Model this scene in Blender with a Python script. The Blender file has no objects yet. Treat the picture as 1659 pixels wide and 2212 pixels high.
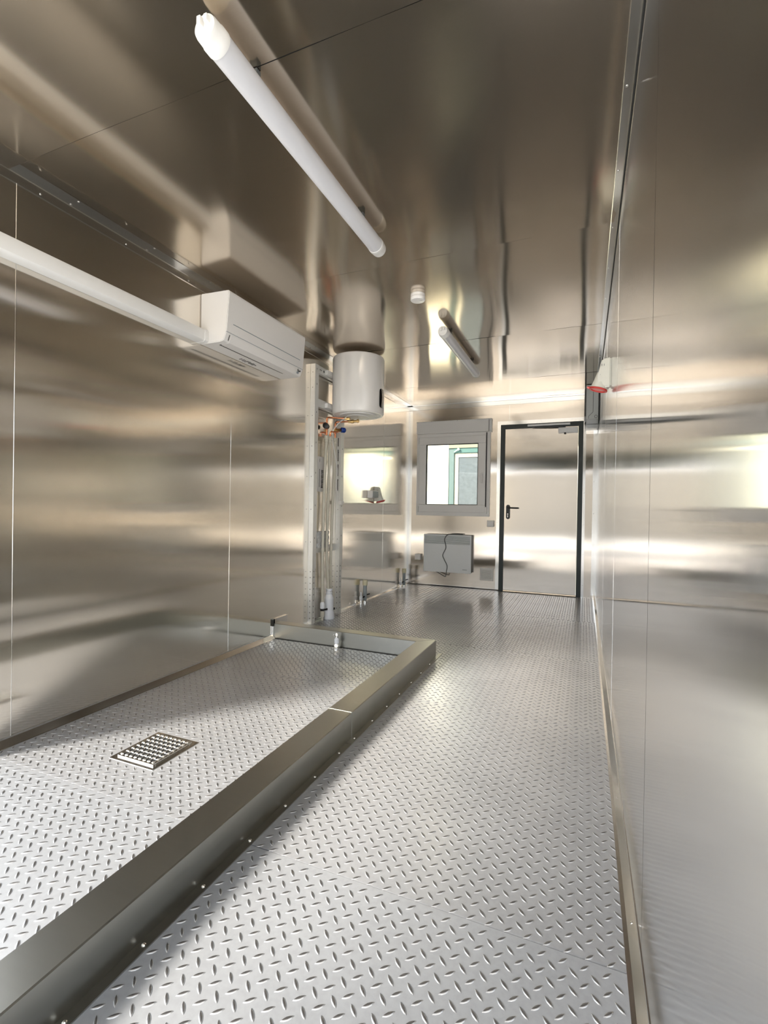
import bpy, bmesh, math, random
from mathutils import Vector, Matrix
import numpy as np

random.seed(7)
SC = bpy.context.scene
COL = SC.collection
W_PX, H_PX = 1659, 2212

# ------------------------------------------------------------------ camera
F_PX = 1044.23
YAW, PITCH, ROLL, CAM_H = 0.3932, -0.0061, 0.0157, 0.995
cam_d = bpy.data.cameras.new('camera')
cam = bpy.data.objects.new('camera', cam_d)
COL.objects.link(cam)
cam_d.sensor_fit = 'VERTICAL'
cam_d.sensor_height = 24.0
cam_d.lens = 24.0 * F_PX / H_PX
cam_d.clip_start = 0.01
_f = Vector((-math.sin(YAW), math.cos(YAW), 0)); _r = Vector((math.cos(YAW), math.sin(YAW), 0)); _u = Vector((0, 0, 1))
f2 = _f * math.cos(PITCH) + _u * math.sin(PITCH)
u2 = _u * math.cos(PITCH) - _f * math.sin(PITCH)
r3 = _r * math.cos(ROLL) + u2 * math.sin(ROLL)
u3 = u2 * math.cos(ROLL) - _r * math.sin(ROLL)
cam.matrix_world = Matrix(((r3.x, u3.x, -f2.x, 0), (r3.y, u3.y, -f2.y, 0), (r3.z, u3.z, -f2.z, CAM_H), (0, 0, 0, 1)))
SC.camera = cam

# ------------------------------------------------------------------ world, sun, exposure
wd = bpy.data.worlds.new('sky'); SC.world = wd; wd.use_nodes = True
bg = wd.node_tree.nodes['Background']
bg.inputs[0].default_value = (0.87, 0.93, 1.0, 1)
bg.inputs[1].default_value = 1.65
sun_d = bpy.data.lights.new('sun', 'SUN')
sun_d.energy = 5.2; sun_d.angle = math.radians(11.0); sun_d.color = (1.0, 0.91, 0.79)
sun = bpy.data.objects.new('sun', sun_d); COL.objects.link(sun)
SUN_DIR = Vector((0.95, 1.30, -1.0)).normalized()
sun.rotation_euler = SUN_DIR.to_track_quat('-Z', 'Y').to_euler()
sun.location = (-6, -8, 7)
vs = SC.view_settings
vs.view_transform = 'Standard'; vs.look = 'None'; vs.exposure = 1.52; vs.gamma = 1.0; vs.use_curve_mapping = False
cy = SC.cycles
cy.max_bounces = 16; cy.glossy_bounces = 14; cy.diffuse_bounces = 5; cy.transmission_bounces = 8; cy.transparent_max_bounces = 16
cy.blur_glossy = 0.6; cy.sample_clamp_indirect = 12.0

# ------------------------------------------------------------------ room numbers (metres)
XL, XR, D, H = -2.18, 0.131, 6.107, 2.374
YR = -2.0                       # rear end, behind the camera
OPEN_Y0, OPEN_Y1, OPEN_Z = -1.88, 1.08, 2.20     # doorway in the long left wall, behind the left picture edge

# ------------------------------------------------------------------ materials
def new_mat(name):
    m = bpy.data.materials.new(name); m.use_nodes = True
    nt = m.node_tree; b = nt.nodes['Principled BSDF']
    return m, nt, b
def plain(name, col, rough=0.5, metal=0.0, var=0.04, scale=30.0, bump=0.0, spec=0.5, coat=0.0):
    m, nt, b = new_mat(name)
    b.inputs['Roughness'].default_value = rough
    b.inputs['Metallic'].default_value = metal
    b.inputs['Specular IOR Level'].default_value = spec
    b.inputs['Coat Weight'].default_value = coat
    tc = nt.nodes.new('ShaderNodeTexCoord'); nz = nt.nodes.new('ShaderNodeTexNoise')
    nz.inputs['Scale'].default_value = scale; nz.inputs['Detail'].default_value = 4
    nt.links.new(tc.outputs['Object'], nz.inputs['Vector'])
    mx = nt.nodes.new('ShaderNodeMix'); mx.data_type = 'RGBA'
    c = Vector(col)
    mx.inputs[6].default_value = (*(c * (1 - var)), 1); mx.inputs[7].default_value = (*[min(1, v * (1 + var)) for v in c], 1)
    nt.links.new(nz.outputs[0], mx.inputs[0]); nt.links.new(mx.outputs[2], b.inputs['Base Color'])
    if bump:
        bp = nt.nodes.new('ShaderNodeBump'); bp.inputs['Strength'].default_value = bump; bp.inputs['Distance'].default_value = 0.002
        nt.links.new(nz.outputs[0], bp.inputs['Height']); nt.links.new(bp.outputs[0], b.inputs['Normal'])
    return m
def steel(name, col, rough, aniso=0.0, rot=0.0, stretch=(60, 1.2, 1), rvar=0.012, cvar=0.04, smudge=0.02):
    """brushed sheet steel: fine grain along one UV axis, cloudy smudges in the gloss"""
    m, nt, b = new_mat(name)
    b.inputs['Metallic'].default_value = 1.0
    b.inputs['Anisotropic'].default_value = aniso
    b.inputs['Anisotropic Rotation'].default_value = rot
    uv = nt.nodes.new('ShaderNodeUVMap'); uv.uv_map = 'UVMap'
    mp = nt.nodes.new('ShaderNodeMapping'); mp.inputs['Scale'].default_value = stretch
    nt.links.new(uv.outputs[0], mp.inputs[0])
    n1 = nt.nodes.new('ShaderNodeTexNoise'); n1.inputs['Scale'].default_value = 6; n1.inputs['Detail'].default_value = 3
    nt.links.new(mp.outputs[0], n1.inputs['Vector'])
    n2 = nt.nodes.new('ShaderNodeTexNoise'); n2.inputs['Scale'].default_value = 2.2; n2.inputs['Detail'].default_value = 5
    nt.links.new(uv.outputs[0], n2.inputs['Vector'])
    r1 = nt.nodes.new('ShaderNodeMapRange'); r1.inputs[3].default_value = -rvar; r1.inputs[4].default_value = rvar
    nt.links.new(n1.outputs[0], r1.inputs[0])
    r2 = nt.nodes.new('ShaderNodeMapRange'); r2.inputs[3].default_value = rough - smudge; r2.inputs[4].default_value = rough + smudge
    nt.links.new(n2.outputs[0], r2.inputs[0])
    ad = nt.nodes.new('ShaderNodeMath'); ad.operation = 'ADD'
    nt.links.new(r1.outputs[0], ad.inputs[0]); nt.links.new(r2.outputs[0], ad.inputs[1])
    nt.links.new(ad.outputs[0], b.inputs['Roughness'])
    mx = nt.nodes.new('ShaderNodeMix'); mx.data_type = 'RGBA'; c = Vector(col)
    mx.inputs[6].default_value = (*(c * (1 - cvar)), 1); mx.inputs[7].default_value = (*[min(1, v * (1 + cvar)) for v in c], 1)
    nt.links.new(n1.outputs[0], mx.inputs[0]); nt.links.new(mx.outputs[2], b.inputs['Base Color'])
    if aniso:
        tg = nt.nodes.new('ShaderNodeTangent'); tg.direction_type = 'UV_MAP'; tg.uv_map = 'UVMap'
        nt.links.new(tg.outputs[0], b.inputs['Tangent'])
    return m

M = {}
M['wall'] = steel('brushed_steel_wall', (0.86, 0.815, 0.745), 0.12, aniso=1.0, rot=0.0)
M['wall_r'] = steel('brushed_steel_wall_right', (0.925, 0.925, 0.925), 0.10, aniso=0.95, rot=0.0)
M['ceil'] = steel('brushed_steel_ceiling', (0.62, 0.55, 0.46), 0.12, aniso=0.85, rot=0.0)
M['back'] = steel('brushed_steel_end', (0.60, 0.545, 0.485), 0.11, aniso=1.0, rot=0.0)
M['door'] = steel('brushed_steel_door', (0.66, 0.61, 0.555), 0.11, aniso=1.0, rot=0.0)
M['trim'] = steel('folded_steel_trim', (0.74, 0.735, 0.72), 0.15, smudge=0.04)
M['curb'] = steel('curb_steel', (0.33, 0.33, 0.305), 0.31, smudge=0.03, rvar=0.012, cvar=0.03, stretch=(2, 12, 1))
M['chrome'] = plain('polished_metal', (0.8, 0.8, 0.79), 0.12, 1.0)
M['screw'] = plain('screw_metal', (0.75, 0.74, 0.72), 0.22, 1.0)
M['core'] = plain('dark_core', (0.05, 0.05, 0.05), 0.8)
M['white'] = plain('white_plastic', (0.82, 0.81, 0.79), 0.38, var=0.015)
M['pvc'] = plain('white_pvc', (0.86, 0.85, 0.84), 0.35, var=0.015)
M['enamel'] = plain('white_enamel', (0.86, 0.84, 0.82), 0.28, var=0.01, coat=0.3)
M['diffuser'] = plain('lamp_diffuser', (0.64, 0.64, 0.67), 0.32, var=0.01)
M['heatwhite'] = plain('heater_white', (0.85, 0.88, 0.90), 0.42, var=0.01)
M['slatgrey'] = plain('louvre_grey', (0.26, 0.30, 0.33), 0.45)
M['blk'] = plain('black_plastic', (0.012, 0.012, 0.012), 0.4)
M['blkgloss'] = plain('black_glass', (0.01, 0.01, 0.012), 0.08)
M['frame'] = plain('dark_green_frame', (0.010, 0.020, 0.019), 0.42)
M['rubber'] = plain('dark_gap', (0.02, 0.02, 0.02), 0.7)
M['silver'] = plain('silver_paint', (0.60, 0.61, 0.62), 0.38, 0.3)
M['rack'] = plain('galvanised_rail', (0.72, 0.72, 0.70), 0.36, 0.35, var=0.06)
M['beige'] = plain('beige_pipe', (0.62, 0.59, 0.50), 0.42)
M['siphon'] = plain('white_drain_plastic', (0.80, 0.83, 0.89), 0.3)
M['copper'] = plain('copper', (0.72, 0.30, 0.16), 0.22, 1.0, var=0.15, scale=60)
M['brass'] = plain('brass', (0.70, 0.48, 0.20), 0.25, 1.0, var=0.1)
M['blue'] = plain('blue_cap', (0.015, 0.06, 0.33), 0.35)
M['red'] = plain('red_plastic', (0.55, 0.035, 0.03), 0.35)
M['rose'] = plain('pale_red_plastic', (0.75, 0.30, 0.27), 0.4)
M['socket'] = plain('cream_socket', (0.72, 0.72, 0.66), 0.4)
M['greybox'] = plain('grey_box_plastic', (0.52, 0.55, 0.55), 0.45)
M['greypipe'] = plain('grey_drain_pipe', (0.30, 0.34, 0.36), 0.42)
M['tape'] = plain('cream_tape', (0.72, 0.68, 0.48), 0.5)
M['print'] = plain('dark_print', (0.06, 0.06, 0.055), 0.6)
M['paper'] = plain('paper_label', (0.74, 0.72, 0.72), 0.5)
M['film'] = plain('clear_bag', (0.70, 0.71, 0.73), 0.22, bump=0.8, scale=90)
M['cord'] = plain('grey_cord', (0.10, 0.11, 0.115), 0.5)
M['concrete'] = plain('light_concrete', (0.62, 0.60, 0.56), 0.85, var=0.12, scale=3, bump=0.3)
M['render'] = plain('white_render', (0.80, 0.73, 0.57), 0.8, var=0.03, scale=8)
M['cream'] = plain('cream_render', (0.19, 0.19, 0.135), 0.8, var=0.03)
M['teal'] = plain('teal_paint', (0.050, 0.118, 0.104), 0.5)
M['teal2'] = plain('pale_teal_paint', (0.078, 0.118, 0.110), 0.5)
M['sage'] = plain('added_container_paint', (0.27, 0.25, 0.22), 0.6, var=0.05, scale=6)
M['frost'] = plain('rippled_glass', (0.105, 0.118, 0.126), 0.18, var=0.25, scale=22, bump=1.0)

def glass_mat():
    m = bpy.data.materials.new('window_glass'); m.use_nodes = True; nt = m.node_tree
    nt.nodes.clear()
    o = nt.nodes.new('ShaderNodeOutputMaterial'); t = nt.nodes.new('ShaderNodeBsdfTransparent')
    g = nt.nodes.new('ShaderNodeBsdfGlossy'); g.inputs['Roughness'].default_value = 0.02
    t.inputs[0].default_value = (0.94, 0.97, 0.96, 1)
    fr = nt.nodes.new('ShaderNodeFresnel'); fr.inputs[0].default_value = 1.5
    mx = nt.nodes.new('ShaderNodeMixShader')
    nt.links.new(fr.outputs[0], mx.inputs[0]); nt.links.new(t.outputs[0], mx.inputs[1]); nt.links.new(g.outputs[0], mx.inputs[2])
    nt.links.new(mx.outputs[0], o.inputs[0])
    return m
M['glass'] = glass_mat()

def floor_mat(name, col, rough, metal, worn, coat=0.75):
    m, nt, b = new_mat(name)
    b.inputs['Metallic'].default_value = metal
    tc = nt.nodes.new('ShaderNodeTexCoord')
    n1 = nt.nodes.new('ShaderNodeTexNoise'); n1.inputs['Scale'].default_value = 2.6; n1.inputs['Detail'].default_value = 7; n1.inputs['Roughness'].default_value = 0.62
    n2 = nt.nodes.new('ShaderNodeTexNoise'); n2.inputs['Scale'].default_value = 70; n2.inputs['Detail'].default_value = 3
    nt.links.new(tc.outputs['Object'], n1.inputs['Vector']); nt.links.new(tc.outputs['Object'], n2.inputs['Vector'])
    cr = nt.nodes.new('ShaderNodeValToRGB'); c = Vector(col)
    cr.color_ramp.elements[0].position = 0.30; cr.color_ramp.elements[0].color = (*(c * (1 - worn)), 1)
    cr.color_ramp.elements[1].position = 0.56; cr.color_ramp.elements[1].color = (*c, 1)
    nt.links.new(n1.outputs[0], cr.inputs[0])
    mx = nt.nodes.new('ShaderNodeMix'); mx.data_type = 'RGBA'; mx.blend_type = 'MULTIPLY'; mx.inputs[0].default_value = 0.25
    gr = nt.nodes.new('ShaderNodeValToRGB'); gr.color_ramp.elements[0].position = 0.35; gr.color_ramp.elements[0].color = (0.75, 0.75, 0.75, 1); gr.color_ramp.elements[1].position = 0.6
    nt.links.new(n2.outputs[0], gr.inputs[0]); nt.links.new(cr.outputs[0], mx.inputs[6]); nt.links.new(gr.outputs[0], mx.inputs[7])
    nt.links.new(mx.outputs[2], b.inputs['Base Color'])
    b.inputs['Coat Weight'].default_value = coat; b.inputs['Coat Roughness'].default_value = 0.2
    mr = nt.nodes.new('ShaderNodeMapRange'); mr.inputs[3].default_value = rough + 0.08; mr.inputs[4].default_value = rough - 0.06
    nt.links.new(n1.outputs[0], mr.inputs[0]); nt.links.new(mr.outputs[0], b.inputs['Roughness'])
    return m
M['plate'] = floor_mat('tread_plate', (0.37, 0.385, 0.41), 0.29, 0.42, 0.12)
M['plate2'] = floor_mat('tread_plate_cleaner', (0.37, 0.39, 0.42), 0.31, 0.42, 0.08)
M['lug'] = floor_mat('tread_lug', (0.19, 0.19, 0.195), 0.32, 0.8, 0.12)

# ------------------------------------------------------------------ builders
ORG = {}
def thing(name, label, cat, loc=(0, 0, 0), group=None, kind=None):
    o = bpy.data.objects.new(name, None); COL.objects.link(o)
    o.empty_display_size = 0.1; o.location = loc; ORG[o] = Vector(loc)
    tag(o, label, cat, group, kind)
    return o
def tag(o, label=None, cat=None, group=None, kind=None):
    if label: o['label'] = label
    if cat: o['category'] = cat
    if group: o['group'] = group
    if kind: o['kind'] = kind
    return o
def link_mesh(name, me, mat, parent=None, loc=None):
    o = bpy.data.objects.new(name, me); COL.objects.link(o)
    mats = mat if isinstance(mat, (list, tuple)) else [mat]
    for x in mats: me.materials.append(M[x])
    if parent is not None:
        o.parent = parent; ORG[o] = ORG[parent]
    else:
        ORG[o] = Vector(loc) if loc else Vector((0, 0, 0)); o.location = ORG[o]
    return o
def obj(name, bm, mat, parent=None, loc=None, smooth=None):
    """bm is in world coordinates; it becomes ONE mesh object"""
    org = ORG[parent] if parent is not None else (Vector(loc) if loc else Vector((0, 0, 0)))
    bmesh.ops.translate(bm, verts=bm.verts, vec=-org)
    bmesh.ops.recalc_face_normals(bm, faces=bm.faces)
    uvl = bm.loops.layers.uv.new('UVMap')
    for f in bm.faces:
        n = f.normal; a = max(range(3), key=lambda i: abs(n[i]))
        for lp in f.loops:
            c = lp.vert.co
            lp[uvl].uv = (c.y, c.z) if a == 0 else ((c.x, c.z) if a == 1 else (c.x, c.y))
    me = bpy.data.meshes.new(name); bm.to_mesh(me); bm.free()
    if smooth is not None:
        for p in me.polygons: p.use_smooth = True
        me.set_sharp_from_angle(angle=math.radians(smooth))
    return link_mesh(name, me, mat, parent, loc)
def B(): return bmesh.new()
def box(bm, x0, x1, y0, y1, z0, z1, bev=0.0, seg=2):
    b2 = bmesh.new()
    r = bmesh.ops.create_cube(b2, size=1.0)
    bmesh.ops.scale(b2, vec=(abs(x1 - x0), abs(y1 - y0), abs(z1 - z0)), verts=b2.verts)
    bmesh.ops.translate(b2, vec=((x0 + x1) / 2, (y0 + y1) / 2, (z0 + z1) / 2), verts=b2.verts)
    if bev: bmesh.ops.bevel(b2, geom=list(b2.edges), offset=bev, segments=seg, profile=0.6, affect='EDGES')
    me = bpy.data.meshes.new('t'); b2.to_mesh(me); b2.free(); bm.from_mesh(me); bpy.data.meshes.remove(me)
    return bm
def ring_frame(o):
    o = Vector(o).normalized()
    a = Vector((0, 0, 1)) if abs(o.z) < 0.9 else Vector((1, 0, 0))
    u = o.cross(a).normalized(); return u, o.cross(u).normalized()
def tube(bm, pts, r, n=12, cap=True):
    """round tube along points; r may be a number or a list"""
    pts = [Vector(p) for p in pts]; rs = r if isinstance(r, (list, tuple)) else [r] * len(pts)
    rings = []; u = None
    for i, p in enumerate(pts):
        if i == 0: t = pts[1] - pts[0]
        elif i == len(pts) - 1: t = pts[-1] - pts[-2]
        else: t = (pts[i + 1] - p).normalized() + (p - pts[i - 1]).normalized()
        if t.length < 1e-9: t = pts[i] - pts[i - 1] if i else pts[1] - pts[0]
        t.normalize()
        if u is None: u, v = ring_frame(t)
        else:
            u = (u - t * u.dot(t)).normalized(); v = t.cross(u).normalized()
        rings.append([bm.verts.new(p + (u * math.cos(2 * math.pi * k / n) + v * math.sin(2 * math.pi * k / n)) * rs[i]) for k in range(n)])
    for a, b in zip(rings, rings[1:]):
        for k in range(n): bm.faces.new((a[k], a[(k + 1) % n], b[(k + 1) % n], b[k]))
    if cap:
        bm.faces.new(rings[0]); bm.faces.new(rings[-1][::-1])
    return bm
def lathe(bm, base, axis, prof, n=32, cap=True):
    """profile [(along axis, radius)] turned about an axis"""
    base = Vector(base); ax = Vector(axis).normalized(); u, v = ring_frame(ax)
    rings = [[bm.verts.new(base + ax * h + (u * math.cos(2 * math.pi * k / n) + v * math.sin(2 * math.pi * k / n)) * max(r, 1e-4)) for k in range(n)] for h, r in prof]
    for a, b in zip(rings, rings[1:]):
        for k in range(n): bm.faces.new((a[k], a[(k + 1) % n], b[(k + 1) % n], b[k]))
    if cap:
        bm.faces.new(rings[0][::-1]); bm.faces.new(rings[-1])
    return bm
def prism(bm, prof, along, a0, a1):
    """closed 2D profile pulled along one axis. along='x': prof=(y,z); 'y': (x,z); 'z': (x,y)"""
    def P(p, t):
        return (t, p[0], p[1]) if along == 'x' else ((p[0], t, p[1]) if along == 'y' else (p[0], p[1], t))
    A = [bm.verts.new(P(p, a0)) for p in prof]; C = [bm.verts.new(P(p, a1)) for p in prof]
    n = len(prof)
    for k in range(n): bm.faces.new((A[k], A[(k + 1) % n], C[(k + 1) % n], C[k]))
    bm.faces.new(A[::-1]); bm.faces.new(C)
    return bm
def dome(bm, c, nrm, r, h, n=10):
    lathe(bm, c, nrm, [(-0.001, r), (h * 0.45, r * 0.86), (h * 0.85, r * 0.5), (h, r * 0.12)], n)
    return bm
def bez(p0, p1, p2, p3, n=8):
    out = []
    for i in range(n + 1):
        t = i / n; s = 1 - t
        out.append(tuple(s**3 * a + 3 * s * s * t * b + 3 * s * t * t * c + t**3 * d for a, b, c, d in zip(p0, p1, p2, p3)))
    return out
def smooth_path(pts, sub=6):
    P = [Vector(p) for p in pts]; P = [P[0] * 2 - P[1]] + P + [P[-1] * 2 - P[-2]]; out = []
    for i in range(1, len(P) - 2):
        for k in range(sub):
            t = k / sub
            out.append(0.5 * ((2 * P[i]) + (P[i + 1] - P[i - 1]) * t + (2 * P[i - 1] - 5 * P[i] + 4 * P[i + 1] - P[i + 2]) * t * t + (3 * P[i] - P[i - 1] - 3 * P[i + 1] + P[i + 2]) * t**3))
    out.append(P[-2]); return out

def sheet(name, mat, parent, to3, rects, amp, lam, seed, step=0.07, cross=1.0):
    """a thin steel sheet: rectangles in sheet coordinates (u, v), slightly buckled, as one mesh"""
    rnd = random.Random(seed)
    waves = [(rnd.uniform(0.6, 1.5) / lam * cross, rnd.uniform(-0.5, 0.5) / lam, rnd.uniform(0, 6.28), rnd.uniform(0.4, 1)) for _ in range(5)]
    waves += [(rnd.uniform(-0.3, 0.3) / lam, rnd.uniform(0.5, 1.3) / lam, rnd.uniform(0, 6.28), rnd.uniform(0.4, 1)) for _ in range(3)]
    def w(u, v): return amp * sum(a * math.sin(2 * math.pi * (fu * u + fv * v) + ph) for fu, fv, ph, a in waves) / 3
    bm = B(); uvl = bm.loops.layers.uv.new('UVMap'); org = ORG[parent]
    for (u0, u1, v0, v1) in rects:
        nu = max(1, round((u1 - u0) / step)); nv = max(1, round((v1 - v0) / step))
        g = [[bm.verts.new(Vector(to3(u0 + (u1 - u0) * i / nu, v0 + (v1 - v0) * j / nv, w(u0 + (u1 - u0) * i / nu, v0 + (v1 - v0) * j / nv))) - org) for j in range(nv + 1)] for i in range(nu + 1)]
        for i in range(nu):
            for j in range(nv):
                f = bm.faces.new((g[i][j], g[i + 1][j], g[i + 1][j + 1], g[i][j + 1])); f.smooth = True
                for lp, (a, b) in zip(f.loops, ((i, j), (i + 1, j), (i + 1, j + 1), (i, j + 1))):
                    lp[uvl].uv = (u0 + (u1 - u0) * a / nu, v0 + (v1 - v0) * b / nv)
    bmesh.ops.remove_doubles(bm, verts=bm.verts, dist=1e-5)
    me = bpy.data.meshes.new(name); bm.to_mesh(me); bm.free()
    return link_mesh(name, me, mat, parent)

# ------------------------------------------------------------------ the room shell
G = 0.0012
T = 0.006                       # gap between sheet face and core
def slab(name, label, cat, boxes):
    bm = B()
    for b_ in boxes: box(bm, *b_)
    o = obj(name, bm, 'core'); tag(o, label, cat, kind='structure'); return o

wl = slab('wall_left', 'long brushed steel wall behind the air conditioner and pipe rack', 'wall',
          [(XL - 0.08, XL - T, OPEN_Y1, D, -0.02, H), (XL - 0.08, XL - T, OPEN_Y0, OPEN_Y1, OPEN_Z, H), (XL - 0.08, XL - T, YR, OPEN_Y0, -0.02, H)])
ys = [OPEN_Y1, 1.258, 2.579, 3.90, 5.225, D]
for i, (a, b_) in enumerate(zip(ys, ys[1:])):
    sheet('wall_panel', 'wall', wl, lambda u, v, w: (XL + w, u, v), [(a + G, b_ - G, 0.0, H)], 0.0009, 0.75, 11 + i, cross=0.6)
sheet('wall_panel', 'wall', wl, lambda u, v, w: (XL + w, u, v), [(OPEN_Y0, OPEN_Y1 - G, OPEN_Z, H)], 0.0006, 0.8, 31)
sheet('wall_panel', 'wall', wl, lambda u, v, w: (XL + w, u, v), [(YR, OPEN_Y0 - G, 0, H)], 0.0006, 0.8, 32)
for yy in ys[1:-1]:             # folded edge lip of each sheet joint
    bm = B(); box(bm, XL - 0.004, XL + 0.0012, yy - 0.0012, yy + 0.0012, 0.0, H - 0.06)
    obj('joint_lip', bm, 'trim', wl)

wr = slab('wall_right', 'mirror-like brushed steel wall along the right edge', 'wall', [(XR + T, XR + 0.08, 0.10, D, -0.02, H), (XR + T, XR + 0.08, OPEN_Y0, 0.10, OPEN_Z, H), (XR + T, XR + 0.08, YR, OPEN_Y0, -0.02, H)])  # the open stretch behind the camera is an added doorway for more daylight
ysr = [0.10, 1.20, 2.52, 3.84, 5.16, D]
for i, (a, b_) in enumerate(zip(ysr, ysr[1:])):
    sheet('wall_panel', 'wall_r', wr, lambda u, v, w: (XR - w, u, v), [(a + G, b_ - G, 0.0, H)], 0.0003, 0.9, 51 + i, cross=0.5)
sheet('wall_panel', 'wall_r', wr, lambda u, v, w: (XR - w, u, v), [(OPEN_Y0, 0.10 - G, OPEN_Z, H)], 0.0003, 0.9, 61)
sheet('wall_panel', 'wall_r', wr, lambda u, v, w: (XR - w, u, v), [(YR, OPEN_Y0 - G, 0, H)], 0.0003, 0.9, 62)
for yy in ysr[2:-1]:
    bm = B(); box(bm, XR - 0.0006, XR + 0.004, yy - 0.0008, yy + 0.0008, 0.0, H - 0.06)
    obj('joint_lip', bm, 'trim', wr)

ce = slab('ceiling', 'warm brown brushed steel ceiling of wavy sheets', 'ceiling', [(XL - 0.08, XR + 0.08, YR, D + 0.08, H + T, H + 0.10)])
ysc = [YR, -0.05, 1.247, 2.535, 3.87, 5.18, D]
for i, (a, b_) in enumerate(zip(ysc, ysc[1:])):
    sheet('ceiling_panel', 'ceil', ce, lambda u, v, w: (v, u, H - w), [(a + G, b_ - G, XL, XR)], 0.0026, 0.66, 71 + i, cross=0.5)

bm = B()
for b_ in [(XL - 0.085, XL + 0.004, OPEN_Y1 - 0.012, OPEN_Y1 + 0.002, 0.0, OPEN_Z), (XL - 0.085, XL + 0.004, OPEN_Y0 - 0.002, OPEN_Y0 + 0.012, 0.0, OPEN_Z), (XL - 0.085, XL + 0.004, OPEN_Y0, OPEN_Y1, OPEN_Z - 0.012, OPEN_Z + 0.002)]: box(bm, *b_, bev=0.002)
o = obj('trim_11', bm, 'trim'); tag(o, 'steel lining of the open doorway in the left wall', 'trim', kind='structure')
# end wall with window and door
WX0, WX1, WZ0, WZ1 = -2.065, -1.085, 0.92, 2.145
DX0, DX1, DZ = -0.976, -0.027, 2.06
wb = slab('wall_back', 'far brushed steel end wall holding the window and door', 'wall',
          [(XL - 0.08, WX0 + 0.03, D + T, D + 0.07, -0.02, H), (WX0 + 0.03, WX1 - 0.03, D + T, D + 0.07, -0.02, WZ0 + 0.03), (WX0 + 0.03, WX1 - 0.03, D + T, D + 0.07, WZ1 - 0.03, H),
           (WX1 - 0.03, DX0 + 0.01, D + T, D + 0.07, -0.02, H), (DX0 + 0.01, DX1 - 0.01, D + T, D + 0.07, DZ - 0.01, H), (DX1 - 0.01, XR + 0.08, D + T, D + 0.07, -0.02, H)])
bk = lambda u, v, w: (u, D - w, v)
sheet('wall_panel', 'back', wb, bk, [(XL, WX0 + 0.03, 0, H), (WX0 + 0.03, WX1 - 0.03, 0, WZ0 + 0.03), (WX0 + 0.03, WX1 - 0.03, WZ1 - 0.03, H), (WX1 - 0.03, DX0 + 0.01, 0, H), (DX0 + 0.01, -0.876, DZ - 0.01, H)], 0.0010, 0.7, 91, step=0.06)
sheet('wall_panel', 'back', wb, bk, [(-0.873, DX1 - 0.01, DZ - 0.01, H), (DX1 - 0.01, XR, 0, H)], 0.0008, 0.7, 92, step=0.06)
bm = B(); box(bm, -0.8765, -0.8725, D - 0.0015, D + 0.004, DZ + 0.05, H - 0.07); obj('joint_lip', bm, 'trim', wb)

# rear end, behind the camera: a wide open loading end under a steel lintel
rr = slab('wall_rear', 'steel lintel over the open loading end behind the camera', 'wall',
          [(XL - 0.08, XL + 0.06, YR - 0.08, YR - T, -0.02, H), (XR - 0.06, XR + 0.08, YR - 0.08, YR - T, -0.02, H), (XL + 0.06, XR - 0.06, YR - 0.08, YR - T, 2.12, H)])
sheet('wall_panel', 'back', rr, lambda u, v, w: (u, YR + w, v), [(XL, XL + 0.06, 0, H), (XR - 0.06, XR, 0, H)], 0.0008, 0.7, 95, step=0.1)
bm = B(); box(bm, XL + 0.06, XR - 0.06, YR - T, YR + 0.10, 2.12, H - 0.004, 0.006); obj('dark_lintel_cover', bm, 'frame', rr)  # added dark cover on the unseen lintel, for dark bands in the reflections

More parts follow.
